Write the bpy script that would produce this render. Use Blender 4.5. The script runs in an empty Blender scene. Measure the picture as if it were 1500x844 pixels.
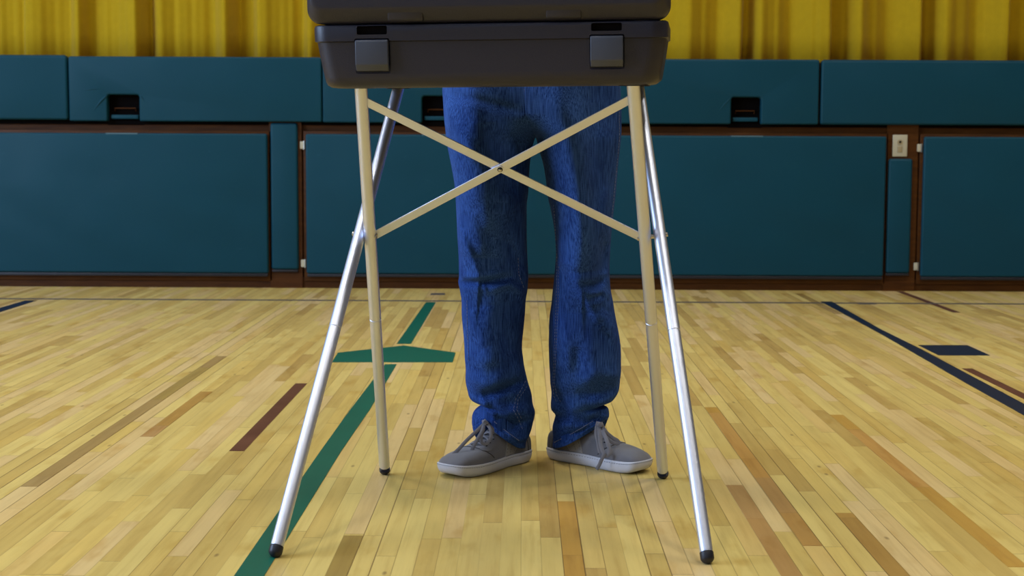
import bpy, bmesh, math, random
from mathutils import Vector, Matrix, noise
random.seed(7)
PI = math.pi
scene = bpy.context.scene
COL = scene.collection

# ------------------------------------------------------------------ camera
F = 2190.0
CAM_H = 0.74
pitch = math.atan(199 / F); yaw = math.atan(15 / F); roll = math.radians(0.26)
CM = (Matrix.Rotation(yaw, 3, 'Z') @ Matrix.Rotation(PI/2 - pitch, 3, 'X') @ Matrix.Rotation(roll, 3, 'Z'))
CAMP = Vector((0, 0, CAM_H))
cam_d = bpy.data.cameras.new('camera'); cam = bpy.data.objects.new('camera', cam_d); COL.objects.link(cam)
cam.matrix_world = Matrix.Translation(CAMP) @ CM.to_4x4()
cam_d.sensor_width = 36; cam_d.lens = F / 1500 * 36
cam_d.dof.use_dof = True; cam_d.dof.focus_distance = 3.2; cam_d.dof.aperture_fstop = 9
cam_d.clip_end = 100
scene.camera = cam

def ray(u, v): return CM @ Vector(((u-750)/F, (422-v)/F, -1))
def px(p):                          # where a point falls in the picture
    q = CM.transposed() @ (p-CAMP); return 750+F*q.x/(-q.z), 422-F*q.y/(-q.z)
def fl(u, v):                      # measured floor point
    r = ray(u, v); t = -CAM_H / r.z
    return CAMP + r*t
def at(u, v, Y):                   # measured point at a known distance
    r = ray(u, v); return CAMP + r*(Y/r.y)

# ------------------------------------------------------------------ materials
def mat(name, color, rough=0.5, metal=0.0, spec=0.5, **kw):
    m = bpy.data.materials.new(name); m.use_nodes = True
    b = m.node_tree.nodes['Principled BSDF']
    b.inputs['Base Color'].default_value = (*color, 1)
    b.inputs['Roughness'].default_value = rough
    b.inputs['Metallic'].default_value = metal
    b.inputs['Specular IOR Level'].default_value = spec
    return m
class NB:
    def __init__(s, m): s.t = m.node_tree; s.n = s.t.nodes; s.b = s.n['Principled BSDF']
    def new(s, ty, **kw):
        n = s.n.new(ty)
        for k, v in kw.items(): setattr(n, k, v)
        return n
    def link(s, a, b): s.t.links.new(a, b)
    def val(s, sock, x):
        if hasattr(x, 'is_linked') or hasattr(x, 'links'): s.link(x, sock)
        else: sock.default_value = x
    def math(s, op, a, b=None, c=None):
        n = s.new('ShaderNodeMath', operation=op)
        s.val(n.inputs[0], a)
        if b is not None: s.val(n.inputs[1], b)
        if c is not None: s.val(n.inputs[2], c)
        return n.outputs[0]
    def coord(s, scale=(1,1,1), kind='Object'):
        tc = s.new('ShaderNodeTexCoord'); mp = s.new('ShaderNodeMapping')
        mp.inputs['Scale'].default_value = scale
        s.link(tc.outputs[kind], mp.inputs['Vector']); return mp.outputs[0]
    def noise(s, vec, scale, detail=3, rough=.5):
        n = s.new('ShaderNodeTexNoise'); n.inputs['Scale'].default_value = scale
        n.inputs['Detail'].default_value = detail; n.inputs['Roughness'].default_value = rough
        if vec is not None: s.link(vec, n.inputs['Vector'])
        return n.outputs['Fac']
    def ramp(s, fac, stops):
        n = s.new('ShaderNodeValToRGB'); e = n.color_ramp.elements
        while len(e) < len(stops): e.new(0.5)
        for i, (p, c) in enumerate(stops):
            e[i].position = p; e[i].color = (*c, 1) if len(c) == 3 else c
        s.link(fac, n.inputs[0]); return n.outputs['Color']
    def mix(s, fac, a, b, mode='MIX'):
        n = s.new('ShaderNodeMix', data_type='RGBA', blend_type=mode)
        s.val(n.inputs[0], fac)
        for sock, x in ((n.inputs[6], a), (n.inputs[7], b)):
            if isinstance(x, tuple): sock.default_value = (*x, 1)
            else: s.link(x, sock)
        return n.outputs[2]
    def bump(s, h, strength, dist, normal=None):
        n = s.new('ShaderNodeBump'); n.inputs['Strength'].default_value = strength
        n.inputs['Distance'].default_value = dist; s.link(h, n.inputs['Height'])
        if normal is not None: s.link(normal, n.inputs['Normal'])
        s.link(n.outputs[0], s.b.inputs['Normal']); return n.outputs[0]
    def out(s, color): s.link(color, s.b.inputs['Base Color'])

BW = 0.0381
def floor_mat(name, tint=None):
    m = mat(name, (.6,.4,.2), .32, 0, .45); N = NB(m)
    geo = N.new('ShaderNodeNewGeometry'); sep = N.new('ShaderNodeSeparateXYZ')
    N.link(geo.outputs['Position'], sep.inputs[0])
    X, Y = sep.outputs[0], sep.outputs[1]
    xs = N.math('DIVIDE', X, BW)
    row = N.math('FLOOR', xs)
    fx = N.math('FRACT', xs)
    w = N.math('ADD', N.math('MULTIPLY', Y, 1/0.62), N.math('MULTIPLY', row, 37.317))
    v1 = N.new('ShaderNodeTexVoronoi', voronoi_dimensions='1D'); v1.inputs['Scale'].default_value = 1
    N.link(w, v1.inputs['W'])
    ve = N.new('ShaderNodeTexVoronoi', voronoi_dimensions='1D', feature='DISTANCE_TO_EDGE'); ve.inputs['Scale'].default_value = 1
    N.link(w, ve.inputs['W'])
    wn = N.new('ShaderNodeTexWhiteNoise', noise_dimensions='3D'); N.link(v1.outputs['Color'], wn.inputs['Vector'])
    rnd = wn.outputs['Value']; rcol = N.new('ShaderNodeSeparateColor'); N.link(wn.outputs['Color'], rcol.inputs[0])
    base = N.ramp(rnd, [(0.0, (.44,.29,.085)), (.10, (.51,.36,.105)), (.3, (.57,.42,.13)), (.52, (.62,.47,.15)), (.78, (.66,.515,.175)), (1.0, (.73,.59,.24))])
    base = N.mix(N.math('MULTIPLY', N.math('GREATER_THAN', rcol.outputs[0], .74), .45), base, (.55,.35,.19))
    base = N.mix(N.math('MULTIPLY', N.math('GREATER_THAN', rcol.outputs[1], .84), .5), base, (.60,.42,.11))
    # grain: per-board offset so it breaks at joints
    cmb = N.new('ShaderNodeCombineXYZ')
    N.link(N.math('MULTIPLY', X, 60), cmb.inputs[0]); N.link(N.math('MULTIPLY', Y, 2.6), cmb.inputs[1])
    N.link(N.math('MULTIPLY', rnd, 91), cmb.inputs[2])
    g1 = N.noise(cmb.outputs[0], 1.0, 5, .6)
    grain = N.ramp(g1, [(.30, (.74,.66,.55)), (.50, (.97,.96,.94)), (.72, (1.08,1.08,1.06))])
    col = N.mix(.6, base, grain, 'MULTIPLY')
    cmb2 = N.new('ShaderNodeCombineXYZ')
    N.link(N.math('MULTIPLY', X, 16), cmb2.inputs[0]); N.link(N.math('MULTIPLY', Y, 5), cmb2.inputs[1]); N.link(N.math('MULTIPLY', rnd, 50), cmb2.inputs[2])
    g2 = N.noise(cmb2.outputs[0], 1.0, 3, .55)
    col = N.mix(N.math('MULTIPLY', N.math('GREATER_THAN', rcol.outputs[2], .45), 1.0), col, N.mix(1, col, N.ramp(g2, [(.28, (.84,.75,.60)), (.46, (1,1,1)), (.7, (1.04,1.02,1.0))]), 'MULTIPLY'))
    # small knots and specks
    cmb3 = N.new('ShaderNodeCombineXYZ'); N.link(N.math('MULTIPLY', X, 30), cmb3.inputs[0]); N.link(N.math('MULTIPLY', Y, 11), cmb3.inputs[1])
    vk = N.new('ShaderNodeTexVoronoi', voronoi_dimensions='2D'); vk.inputs['Scale'].default_value = .42; N.link(cmb3.outputs[0], vk.inputs['Vector'])
    kn = N.ramp(vk.outputs['Distance'], [(.0, (1,1,1)), (.035, (.6,.6,.6)), (.07, (0,0,0))])
    kc = N.new('ShaderNodeSeparateColor'); N.link(vk.outputs['Color'], kc.inputs[0])
    kf = N.math('MULTIPLY', kn, N.math('GREATER_THAN', kc.outputs[0], .90))
    col = N.mix(N.math('MULTIPLY', kf, .75), col, (.13,.07,.03))
    if tint: col = N.mix(1, col, tint, 'MULTIPLY')
    # joints
    d = N.math('MINIMUM', fx, N.math('SUBTRACT', 1, fx))
    rn2 = N.new('ShaderNodeTexWhiteNoise', noise_dimensions='1D'); N.link(row, rn2.inputs['W'])
    gapw = N.math('MULTIPLY_ADD', rn2.outputs['Value'], .030, .010)
    j1 = N.math('LESS_THAN', d, gapw)
    j2 = N.math('LESS_THAN', ve.outputs['Distance'], .0020)
    jj = N.math('MAXIMUM', N.math('MULTIPLY', j1, N.math('MULTIPLY_ADD', N.math('POWER', rn2.outputs['Value'], 2.5), .85, .14)), N.math('MULTIPLY', j2, N.math('MULTIPLY_ADD', rcol.outputs[1], .75, .1)))
    col = N.mix(jj, col, (.12,.06,.02))
    N.out(col)
    wave = N.noise(N.coord((3,1.2,1)), 1.6, 2, .5)
    N.link(N.math('MULTIPLY_ADD', N.noise(N.coord((8,3,1)), 2.0, 4), .22, .30), N.b.inputs['Roughness'])
    h = N.math('ADD', N.math('MULTIPLY', wave, .5), N.math('ADD', N.math('MULTIPLY', jj, -.25), N.math('MULTIPLY', rnd, .05)))
    N.bump(h, .35, .004)
    return m

def paint_mat(name, color):
    m = mat(name, color, .42, 0, .25); N = NB(m)
    sc = N.noise(N.coord((40,14,1)), 3, 6, .75)
    mask = N.ramp(sc, [(.70, (0,0,0)), (.76, (1,1,1))])
    lite = tuple(min(1, c*1.8+.05) for c in color)
    c = N.mix(N.math('MULTIPLY', mask, .6), N.mix(N.noise(N.coord(), 8, 3), color, tuple(c*1.25 for c in color)), lite)
    N.out(c); return m

def wood_mat(name, c1, c2):
    m = mat(name, c1, .5, 0, .2); N = NB(m)
    n = N.noise(N.coord((1.5, 1.5, 14)), 4, 5, .6)
    N.out(N.ramp(n, [(.3, c1), (.7, c2)])); N.bump(n, .2, .002); return m

def vinyl_mat(name, color):
    m = mat(name, color, .50, 0, .20); N = NB(m)
    big = N.noise(N.coord((1, 1, 1)), 2.2, 2, .5)
    diag = N.new('ShaderNodeTexWave', wave_type='BANDS', bands_direction='DIAGONAL')
    diag.inputs['Scale'].default_value = .9; diag.inputs['Distortion'].default_value = 7; diag.inputs['Detail'].default_value = 1.5
    diag.inputs['Detail Scale'].default_value = .8
    N.link(N.coord((1, .0, 1.6)), diag.inputs['Vector'])
    fine = N.noise(N.coord(), 260, 2)
    h = N.math('ADD', N.math('ADD', N.math('MULTIPLY', big, 1.2), N.math('MULTIPLY', diag.outputs['Fac'], .42)), N.math('MULTIPLY', fine, .012))
    N.bump(h, .5, .02)
    sc = N.noise(N.coord((1,1,3)), 9, 6, .7)
    N.out(N.mix(N.math('MULTIPLY', N.ramp(sc, [(.66, (0,0,0)), (.72, (1,1,1))]), .18), N.mix(big, tuple(c*.93 for c in color), tuple(c*1.08 for c in color)), tuple(c*1.5+.02 for c in color)))
    return m

def plastic_mat(name, color, rough=.42, bs=.35):
    m = mat(name, color, rough, 0, .5); N = NB(m)
    v = N.noise(N.coord(), 420, 3, .6)
    sc = N.noise(N.coord((1,1,2)), 40, 6, .8)
    N.out(N.mix(N.math('MULTIPLY', N.ramp(sc, [(.68, (0,0,0)), (.74, (1,1,1))]), .25), color, tuple(c*3+.02 for c in color)))
    N.bump(v, bs, .0012); return m

def metal_mat(name, color, rough):
    m = mat(name, color, rough, 1.0); N = NB(m)
    n = N.noise(N.coord((90,90,2)), 6, 3)
    N.link(N.math('MULTIPLY_ADD', n, .12, rough-.06), N.b.inputs['Roughness']); N.bump(n, .04, .0003); return m

def denim_mat(name, dark, light):
    m = mat(name, dark, .9, 0, .06); N = NB(m)
    vert = N.noise(N.coord((520, 520, 14)), 1, 4, .6)
    weft = N.noise(N.coord((60, 60, 700)), 1, 2, .5)
    fade = N.noise(N.coord((5, 5, 2.5)), 1.6, 3, .55)
    c = N.mix(N.ramp(vert, [(.32, (0,0,0)), (.66, (1,1,1))]), dark, light)
    c = N.mix(N.math('MULTIPLY', N.ramp(weft, [(.45,(0,0,0)),(.75,(1,1,1))]), .22), c, light)
    c = N.mix(1, c, N.ramp(fade, [(.3, (.60,.62,.70)), (.7, (1.45,1.38,1.2))]), 'MULTIPLY')
    N.out(c); N.bump(N.math('ADD', vert, N.math('MULTIPLY', weft, .6)), .2, .0008)
    return m

def cloth_mat(name, color, scale=300, rough=.85, var=.15, sheen=.2):
    m = mat(name, color, rough, 0, .2); N = NB(m)
    n = N.noise(N.coord(), scale, 3, .6); p = N.noise(N.coord(), 22, 4, .6)
    N.out(N.mix(p, tuple(c*(1-var) for c in color), tuple(c*(1+var) for c in color)))
    N.bump(n, .3, .001); N.b.inputs['Sheen Weight'].default_value = sheen; return m

M = {}
M['floor'] = floor_mat('maple_floor')
M['board_olive'] = floor_mat('olive_brown_board', (.55,.50,.42))
M['board_orange'] = floor_mat('orange_brown_board', (.74,.56,.34))
M['board_brown'] = floor_mat('brown_board', (.66,.52,.42))
M['green_paint'] = paint_mat('green_court_paint', (.003,.090,.060))
M['navy_paint'] = paint_mat('navy_court_paint', (.006,.012,.032))
M['brown_inlay'] = wood_mat('dark_brown_inlay', (.085,.030,.018), (.125,.050,.030))
M['grey_paint'] = paint_mat('grey_court_paint', (.085,.075,.075))
M['wood'] = wood_mat('stained_wood', (.050,.014,.0015), (.095,.031,.004))
M['wood_light'] = wood_mat('worn_stained_wood', (.17,.08,.018), (.25,.12,.03))
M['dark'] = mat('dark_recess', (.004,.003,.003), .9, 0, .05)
M['vinyl'] = vinyl_mat('teal_vinyl', (.003,.052,.082))
M['curtain'] = cloth_mat('gold_curtain', (.56,.36,.004), 200, .8, .10, .1)
M['case'] = plastic_mat('charcoal_plastic', (.016,.015,.030))
M['latch'] = plastic_mat('latch_plastic', (.050,.057,.084), .36, .12)
M['alu'] = metal_mat('aluminium', (.72,.755,.90), .42)
M['steel'] = metal_mat('rivet_steel', (.55,.52,.46), .3)
M['rubber'] = mat('black_rubber', (.010,.010,.016), .45)
M['denim'] = denim_mat('blue_denim', (.002,.009,.075), (.043,.115,.41))
M['denim_edge'] = denim_mat('hem_denim', (.02,.05,.2), (.09,.17,.45))
M['thread'] = cloth_mat('pale_blue_thread', (.15,.19,.34), 400)
M['suede'] = cloth_mat('grey_suede', (.150,.145,.160), 500, .9, .16, .4)
M['suede_dark'] = cloth_mat('dark_grey_suede', (.050,.047,.054), 500, .9, .12, .3)
M['suede_light'] = cloth_mat('light_grey_suede', (.27,.26,.26), 500, .9, .10, .3)
M['lace'] = cloth_mat('grey_lace', (.185,.18,.205), 900, .85, .12)
M['sole'] = cloth_mat('white_rubber_sole', (.60,.60,.66), 60, .5, .08, 0)
M['shirt'] = cloth_mat('navy_shirt', (.03,.035,.05), 300)
M['skin'] = cloth_mat('skin', (.50,.29,.20), 80, .5, .06, 0)
M['hair'] = cloth_mat('brown_hair', (.05,.03,.02), 200)
M['cream'] = mat('cream_plastic', (.52,.47,.33), .4)
M['cream_dark'] = mat('tan_plastic', (.38,.30,.17), .4)
M['plaster'] = cloth_mat('painted_block', (.16,.16,.17), 20, .8, .05, 0)
M['ceil'] = cloth_mat('white_ceiling', (.50,.54,.62), 10, .9, .04, 0)

# ------------------------------------------------------------------ mesh helpers
def link(name, me, m, parent=None, smooth=True, sharp=35):
    o = bpy.data.objects.new(name, me); COL.objects.link(o)
    if isinstance(m, str): m = M[m]
    me.materials.append(m)
    if smooth:
        me.polygons.foreach_set('use_smooth', [True]*len(me.polygons))
        me.set_sharp_from_angle(angle=math.radians(sharp))
    if parent: o.parent = parent
    return o
def obj(name, bm, m, parent=None, smooth=True, sharp=35):
    bmesh.ops.recalc_face_normals(bm, faces=bm.faces)
    me = bpy.data.meshes.new(name); bm.to_mesh(me); bm.free()
    return link(name, me, m, parent, smooth, sharp)
def tag(o, label=None, cat=None, group=None, kind=None):
    if label: o['label'] = label
    if cat: o['category'] = cat
    if group: o['group'] = group
    if kind: o['kind'] = kind
    return o
def empty(name, loc, rz=0, **kw):
    o = bpy.data.objects.new(name, None); COL.objects.link(o); o.location = loc
    o.rotation_euler = (0, 0, rz); o.empty_display_size = .1; tag(o, **kw); return o
def bake(o):
    bpy.context.view_layer.update()
    dg = bpy.context.evaluated_depsgraph_get()
    me = bpy.data.meshes.new_from_object(o.evaluated_get(dg), depsgraph=dg)
    o.modifiers.clear(); o.data = me
    return o
def bevel(o, w, seg=3, ang=35):
    md = o.modifiers.new('bevel', 'BEVEL'); md.width = w; md.segments = seg
    md.limit_method = 'ANGLE'; md.angle_limit = math.radians(ang)
    bake(o); me = o.data
    me.polygons.foreach_set('use_smooth', [True]*len(me.polygons)); me.set_sharp_from_angle(angle=math.radians(50))
    return o
def add_box(bm, x0, x1, y0, y1, z0, z1):
    v = [bm.verts.new(p) for p in ((x0,y0,z0),(x1,y0,z0),(x1,y1,z0),(x0,y1,z0),(x0,y0,z1),(x1,y0,z1),(x1,y1,z1),(x0,y1,z1))]
    for f in ((0,3,2,1),(4,5,6,7),(0,1,5,4),(1,2,6,5),(2,3,7,6),(3,0,4,7)): bm.faces.new([v[i] for i in f])
def box(name, x0, x1, y0, y1, z0, z1, m, parent=None, bev=0):
    bm = bmesh.new(); add_box(bm, x0, x1, y0, y1, z0, z1)
    o = obj(name, bm, m, parent)
    if bev: bevel(o, bev)
    return o
def rings(bm, rs, cap0=True, cap1=True, closed=True):
    vs = [[bm.verts.new(p) for p in r] for r in rs]
    n = len(rs[0])
    for a, b in zip(vs, vs[1:]):
        for i in range(n if closed else n-1):
            bm.faces.new((a[i], a[(i+1) % n], b[(i+1) % n], b[i]))
    if cap0: bm.faces.new(vs[0][::-1])
    if cap1: bm.faces.new(vs[-1])
    return vs
def tube(bm, pts, rads, n=20, cap=True):
    pts = [Vector(p) for p in pts]
    if not hasattr(rads, '__len__'): rads = [rads]*len(pts)
    rs = []; prev = None
    for i, p in enumerate(pts):
        d = (pts[min(i+1, len(pts)-1)] - pts[max(i-1, 0)]).normalized()
        if prev is None:
            a = Vector((0,0,1)) if abs(d.z) < .9 else Vector((1,0,0))
            s = d.cross(a).normalized()
        else: s = (prev - d*prev.dot(d)).normalized()
        prev = s; t = d.cross(s)
        rs.append([p + (s*math.cos(2*PI*k/n) + t*math.sin(2*PI*k/n))*rads[i] for k in range(n)])
    rings(bm, rs, cap, cap)
def prism(name, pts, y0, y1, m, parent=None, bev=0, seg=3):      # outline in XZ, extruded in Y
    bm = bmesh.new()
    a = [bm.verts.new((x, y0, z)) for x, z in pts]; b = [bm.verts.new((x, y1, z)) for x, z in pts]
    n = len(pts); bm.faces.new(a); bm.faces.new(b[::-1])
    for i in range(n): bm.faces.new((a[i], b[i], b[(i+1) % n], a[(i+1) % n]))
    o = obj(name, bm, m, parent)
    if bev: bevel(o, bev, seg)
    return o
def decal(name, pts, m, parent, z=.0012, label=None):             # thin coat of paint on the floor
    bm = bmesh.new()
    a = [bm.verts.new((p[0], p[1], -.001)) for p in pts]; b = [bm.verts.new((p[0], p[1], z)) for p in pts]
    n = len(pts); bm.faces.new(a[::-1]); bm.faces.new(b)
    for i in range(n): bm.faces.new((a[i], a[(i+1) % n], b[(i+1) % n], b[i]))
    o = obj(name, bm, m, parent, smooth=False)
    if label: o['label'] = label
    return o
def lerp(a, b, t): return a + (b-a)*t
def interp(tab, x):
    if x <= tab[0][0]: return tab[0][1]
    for (a, va), (b, vb) in zip(tab, tab[1:]):
        if x <= b: return lerp(va, vb, (x-a)/(b-a))
    return tab[-1][1]
def sinterp(tab, x):
    if x <= tab[0][0]: return tab[0][1]
    for (a, va), (b, vb) in zip(tab, tab[1:]):
        if x <= b:
            t = (x-a)/(b-a); t = t*t*(3-2*t); return lerp(va, vb, t)
    return tab[-1][1]
def crom(tab, x):                     # Catmull-Rom through a table
    n = len(tab)
    if x <= tab[0][0]: return tab[0][1]
    if x >= tab[-1][0]: return tab[-1][1]
    for i in range(n-1):
        if x <= tab[i+1][0]:
            (x1, y1), (x2, y2) = tab[i], tab[i+1]
            x0, y0 = tab[i-1] if i else (x1-(x2-x1), y1); x3, y3 = tab[i+2] if i+2 < n else (x2+(x2-x1), y2)
            m1 = (y2-y0)/(x2-x0); m2 = (y3-y1)/(x3-x1); h = x2-x1; t = (x-x1)/h
            return ((2*t**3-3*t*t+1)*y1 + (t**3-2*t*t+t)*h*m1 + (-2*t**3+3*t*t)*y2 + (t**3-t*t)*h*m2)

# ------------------------------------------------------------------ room
WY = 8.10                                  # stage front
RX, RY0, RZ = 9.0, -9.0, 6.6
flo = box('floor', -RX, RX, RY0, 11.0, -.1, 0, 'floor'); tag(flo, kind='structure')
tag(box('ceiling', -RX, RX, RY0, 11.0, RZ, RZ+.1, 'ceil'), kind='structure')
tag(box('wall_left', -RX-.1, -RX, RY0, 11.0, 0, RZ, 'plaster'), kind='structure')
tag(box('wall_right', RX, RX+.1, RY0, 11.0, 0, RZ, 'plaster'), kind='structure')
tag(box('wall_front', -RX, RX, RY0-.1, RY0, 0, RZ, 'plaster'), kind='structure')
PF = WY - .055                             # front of the pads
Z = lambda v, Y=PF: at(750, v, Y).z
Xp = lambda u, Y=PF, v=290: at(u, v, Y).x
ZT = Z(85.5)                               # stage top
wb = box('wall_back', -RX, RX, WY, WY+.08, 0, ZT-.012, 'wood'); tag(wb, kind='structure')
tag(box('trim_1', -RX, RX, WY-.014, WY, 0, Z(408), 'wood'), kind='structure')          # plinth under the pads
tag(box('trim_2', -RX, RX, WY+.08, 10.9, ZT-.06, ZT-.012, 'wood_light'), kind='structure')   # stage deck
tag(box('wall_rear', -RX, RX, 10.9, 11.0, 0, RZ, 'plaster'), kind='structure')

# --- floor paint
def par(name, quad, m, label): return decal(name, [fl(*q) for q in quad], m, flo, label=label)
G = 'green_paint'
LIN = [(343,844,387),(469.6,661,500),(513.5,600,542),(564,534,581)]
pts = [fl(a, v) for a, v, b in LIN] + [fl(b, v) for a, v, b in LIN[::-1]]
p0 = pts[0] + (pts[0]-pts[1]).normalized()*1.2; p1 = pts[-1] + (pts[-1]-pts[-2]).normalized()*1.2
decal('painted_line', [p0] + pts + [p1], M[G], flo, label='long green painted line running towards the camera')
par('painted_line', [(581,504),(624,443),(638.6,443),(602,504)], G, 'short green painted line beyond the arrow')
par('painted_arrow', [(486,531),(495,517),(592,506.6),(667.5,517),(663,531)], G, 'green painted arrowhead')
up = [(1202,442),(1218.4,442),(1292,483.6),(1349.6,512),(1420,549.5),(1500,592),(1600,646)]
lo = [(1600,666),(1500,609),(1484,600),(1414,561),(1343,520),(1292,490.5),(1240,462.5)]
decal('painted_line', [fl(*p) for p in up+lo], M['navy_paint'], flo, label='navy painted line curving to the right')
par('painted_square', [(1345,506),(1417,506),(1450.4,521),(1375,521)], 'navy_paint', 'navy painted square')
par('painted_line', [(37,440.5),(54,440.5),(-80,483),(-110,483)], 'navy_paint', 'navy painted line at the far left')
ly0, ly1 = fl(750, 442.4).y, fl(750, 440.9).y
decal('painted_line', [(-6,ly0),(6,ly0),(6,ly1),(-6,ly1)], M['grey_paint'], flo, .0008, 'thin dark grey line along the stage')
par('floor_patch', [(1258,446),(1284,446),(1279,443.6),(1252,443.6)], 'grey_paint', 'small grey mark on the floor')
par('floor_patch', [(630,432.3),(652,432.3),(652,429.8),(632,429.8)], 'grey_paint', 'small grey mark on the floor')
def board(u0, v0, u1, v1, m, label, zt=.0006):       # one strip of the floor in another wood, snapped to the strips
    a, b = fl(u0, v0), fl(u1, v1)
    x = (math.floor(((a.x+b.x)/2)/BW))*BW
    decal('inlaid_board', [(x+.0007,b.y),(x+BW-.0007,b.y),(x+BW-.0007,a.y),(x+.0007,a.y)], M[m], flo, zt, label)
board(449,562,353,661,'brown_inlay','dark brown inlaid board')
board(1413,540,1540,600,'brown_inlay','dark brown inlaid board')
board(1322,427,1395,458,'brown_inlay','dark brown inlaid board')
board(326,522,35,713,'board_olive','olive brown board')
board(1231,608,1476,831,'board_orange','orange brown board')
board(1245,752,1340,860,'board_brown','brown board')
board(1052,597,1110,700,'board_orange','orange brown board')
board(1110,700,1193,800,'board_brown','brown board')
board(1077,711,1150,850,'board_brown','brown board')
board(512,785,480,860,'board_olive','speckled olive board')
board(300,574,235,640,'board_brown','brown board')
board(845,735,850,860,'board_orange','orange brown board')
board(1165,430,1225,460,'board_olive','olive board')

# ------------------------------------------------------------------ stage front: doors, pads
def pad_part(name, x0, x1, z0, z1, parent, notch=None, y0=PF, y1=WY-.002):
    pts = [(x0,z0)]
    if notch:
        n0, n1, nz = notch; r = .012
        pts += [(n0,z0),(n0,nz-r),(n0+r*.3,nz-r*.3),(n0+r,nz),(n1-r,nz),(n1-r*.3,nz-r*.3),(n1,nz-r),(n1,z0)]
    pts += [(x1,z0),(x1,z1),(x0,z1)]
    return prism(name, pts, y0, y1, 'vinyl', parent, .014, 4)
zt0 = Z(180)
TOP = [(-268,98.5,None,'leftmost plain teal pad in the band under the gold curtain, cut off by the frame'),
       (100.5,471,(157,204),'teal upper band pad with a square cut-out, creased above it, left of booth'),
       (472.5,841,(618,660),'teal pad in the upper band mostly behind the dark case and the legs'),
       (842.5,1200,(1071,1115),'teal pad in the upper band right of the booth, square cut-out near its middle'),
       (1203,1572,None,'rightmost plain teal pad in the upper band, without a cut-out')]
for i, (a, b, nt, lab) in enumerate(TOP):
    x0, x1 = Xp(a, v=130), Xp(b, v=130)
    t = empty('wall_pad', ((x0+x1)/2, WY, zt0), label=lab, cat='pad', group='teal pads in the upper band')
    cx = (x0+x1)/2
    dz = {0: .006, 1: .0}.get(i, -.002)
    nn = None
    if nt:
        n0, n1 = Xp(nt[0], v=160)-cx, Xp(nt[1], v=160)-cx
        nn = (n0, n1, Z(141)-zt0)
    p = pad_part('cushion', x0-cx, x1-cx, 0+dz, ZT-zt0+dz, t, nn, PF-WY, -.002)
    if nn:
        for (ax, az, bx, bz_, rr) in ((nn[0]-.004, nn[2]-.008, nn[0]-.072, nn[2]-.085, .0075), (nn[1]+.004, nn[2]-.006, nn[1]+.030, nn[2]-.040, .005), (nn[0]-.03, nn[2]+.030, nn[0]-.15, nn[2]+.012, .004)):
            if i == 2: continue
            k_ = .6 if i == 3 else 1
            bm = bmesh.new(); tube(bm, [(lerp(ax,bx,q), PF-WY+.0015, lerp(az,bz_,q)+.006*math.sin(PI*q)) for q in (0,.2,.4,.6,.8,1)], [rr*k_*w_ for w_ in (.5,.9,1,.8,.5,.35)], 12)
            obj('crease', bm, 'vinyl', p)
        box('latch_recess', nn[0]-.012, nn[1]+.012, -.0018, -.0008, -.02, nn[2]+.012, 'dark', t)
        box('padded_bar', nn[0]+.012, nn[1]-.012, -.030, -.004, .012, .034, 'vinyl', t, .005)
        bm = bmesh.new()
        tube(bm, [(nn[0]+.03,-.008,.055),(nn[0]+.03,-.014,.070),(nn[1]-.03,-.014,.070),(nn[1]-.03,-.008,.055)], .003, 8)
        obj('latch_handle', bm, 'wood', t)
    # piping along the top edge and the cover stitching at the ends
    bm = bmesh.new(); tube(bm, [(x0-cx+.01,PF-WY+.008,ZT-zt0+dz-.001),(x1-cx-.01,PF-WY+.008,ZT-zt0+dz-.001)], .003, 8)
    obj('piping', bm, 'vinyl', t)

ld0, ld1 = Z(402.5), Z(197.5)
DOORS = [(-32,392,'wide teal padded storage door at the far left under the stage', False, 196.5),
         (448,835,'teal padded storage door behind the left half of the voting booth', True, 197),
         (889,1297,'teal padded storage door right of the booth, beside the cream outlet plate', False, 198),
         (1352,1757,'teal padded storage door at the right edge of the frame', True, 198)]
for (a, b, lab, hl, vt) in DOORS:
    x0, x1 = Xp(a), Xp(b); cx = (x0+x1)/2
    t = empty('storage_door', (cx, WY-.014, 0), label=lab, cat='door', group='padded storage doors under the stage')
    w = (x1-x0)/2
    box('door_panel', -w-.015, w+.015, -.010, -.0005, Z(414), ld1+.015, 'wood', t, .002)
    prism('cushion', [(-w,ld0),(w,ld0),(w,ld1),(-w,ld1)], PF-WY+.014, -.0105, 'vinyl', t, .011, 4)
    box('rubber_edge', -w+.004, w-.004, PF-WY+.018, -.0105, ld0-.018, ld0-.0008, 'rubber', t, .003)
    if hl:
        for vz in (214, 388):
            zc = Z(vz); h = .020
            hg = box('hinge', -w-.032, -w-.004, -.020, -.0105, zc-h, zc+h, 'cream', t, .002)
            bm = bmesh.new(); tube(bm, [(-w-.010,-.020,zc-h-.003),(-w-.010,-.020,zc+h+.003)], .0045, 10); obj('hinge_pin', bm, 'steel', hg)
    # worn edge tape at top centre
    box('edge_tape', -.085, .085, PF-WY+.0135, PF-WY+.040, ld1-.006, ld1+.0006, mat('pale_teal_tape', (.07,.16,.20), .5), t)
PIL = [(396,436,182,397,'narrow teal pad on the post left of the booth'),
       (842,882,182,397,'narrow teal pad on the post hidden behind the standing person'),
       (1301,1336.5,230,398,'narrow shorter teal pad on the post under the cream outlet plate')]
for (a, b, v0, v1, lab) in PIL:
    x0, x1 = Xp(a, v=300), Xp(b, v=300); cx = (x0+x1)/2
    z0, z1 = Z(v1), Z(v0) if v0 > 190 else Z(181.5)
    t = empty('post_pad', (cx, WY, z0), label=lab, cat='pad', group='narrow teal pads on the posts')
    w = (x1-x0)/2
    pad_part('cushion', -w, w, 0, z1-z0, t, None, PF-WY+.012, -.0005)
    box('rubber_edge', -w+.003, w-.003, PF-WY+.016, -.018, -.014, -.0008, 'rubber', t, .003)
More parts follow.
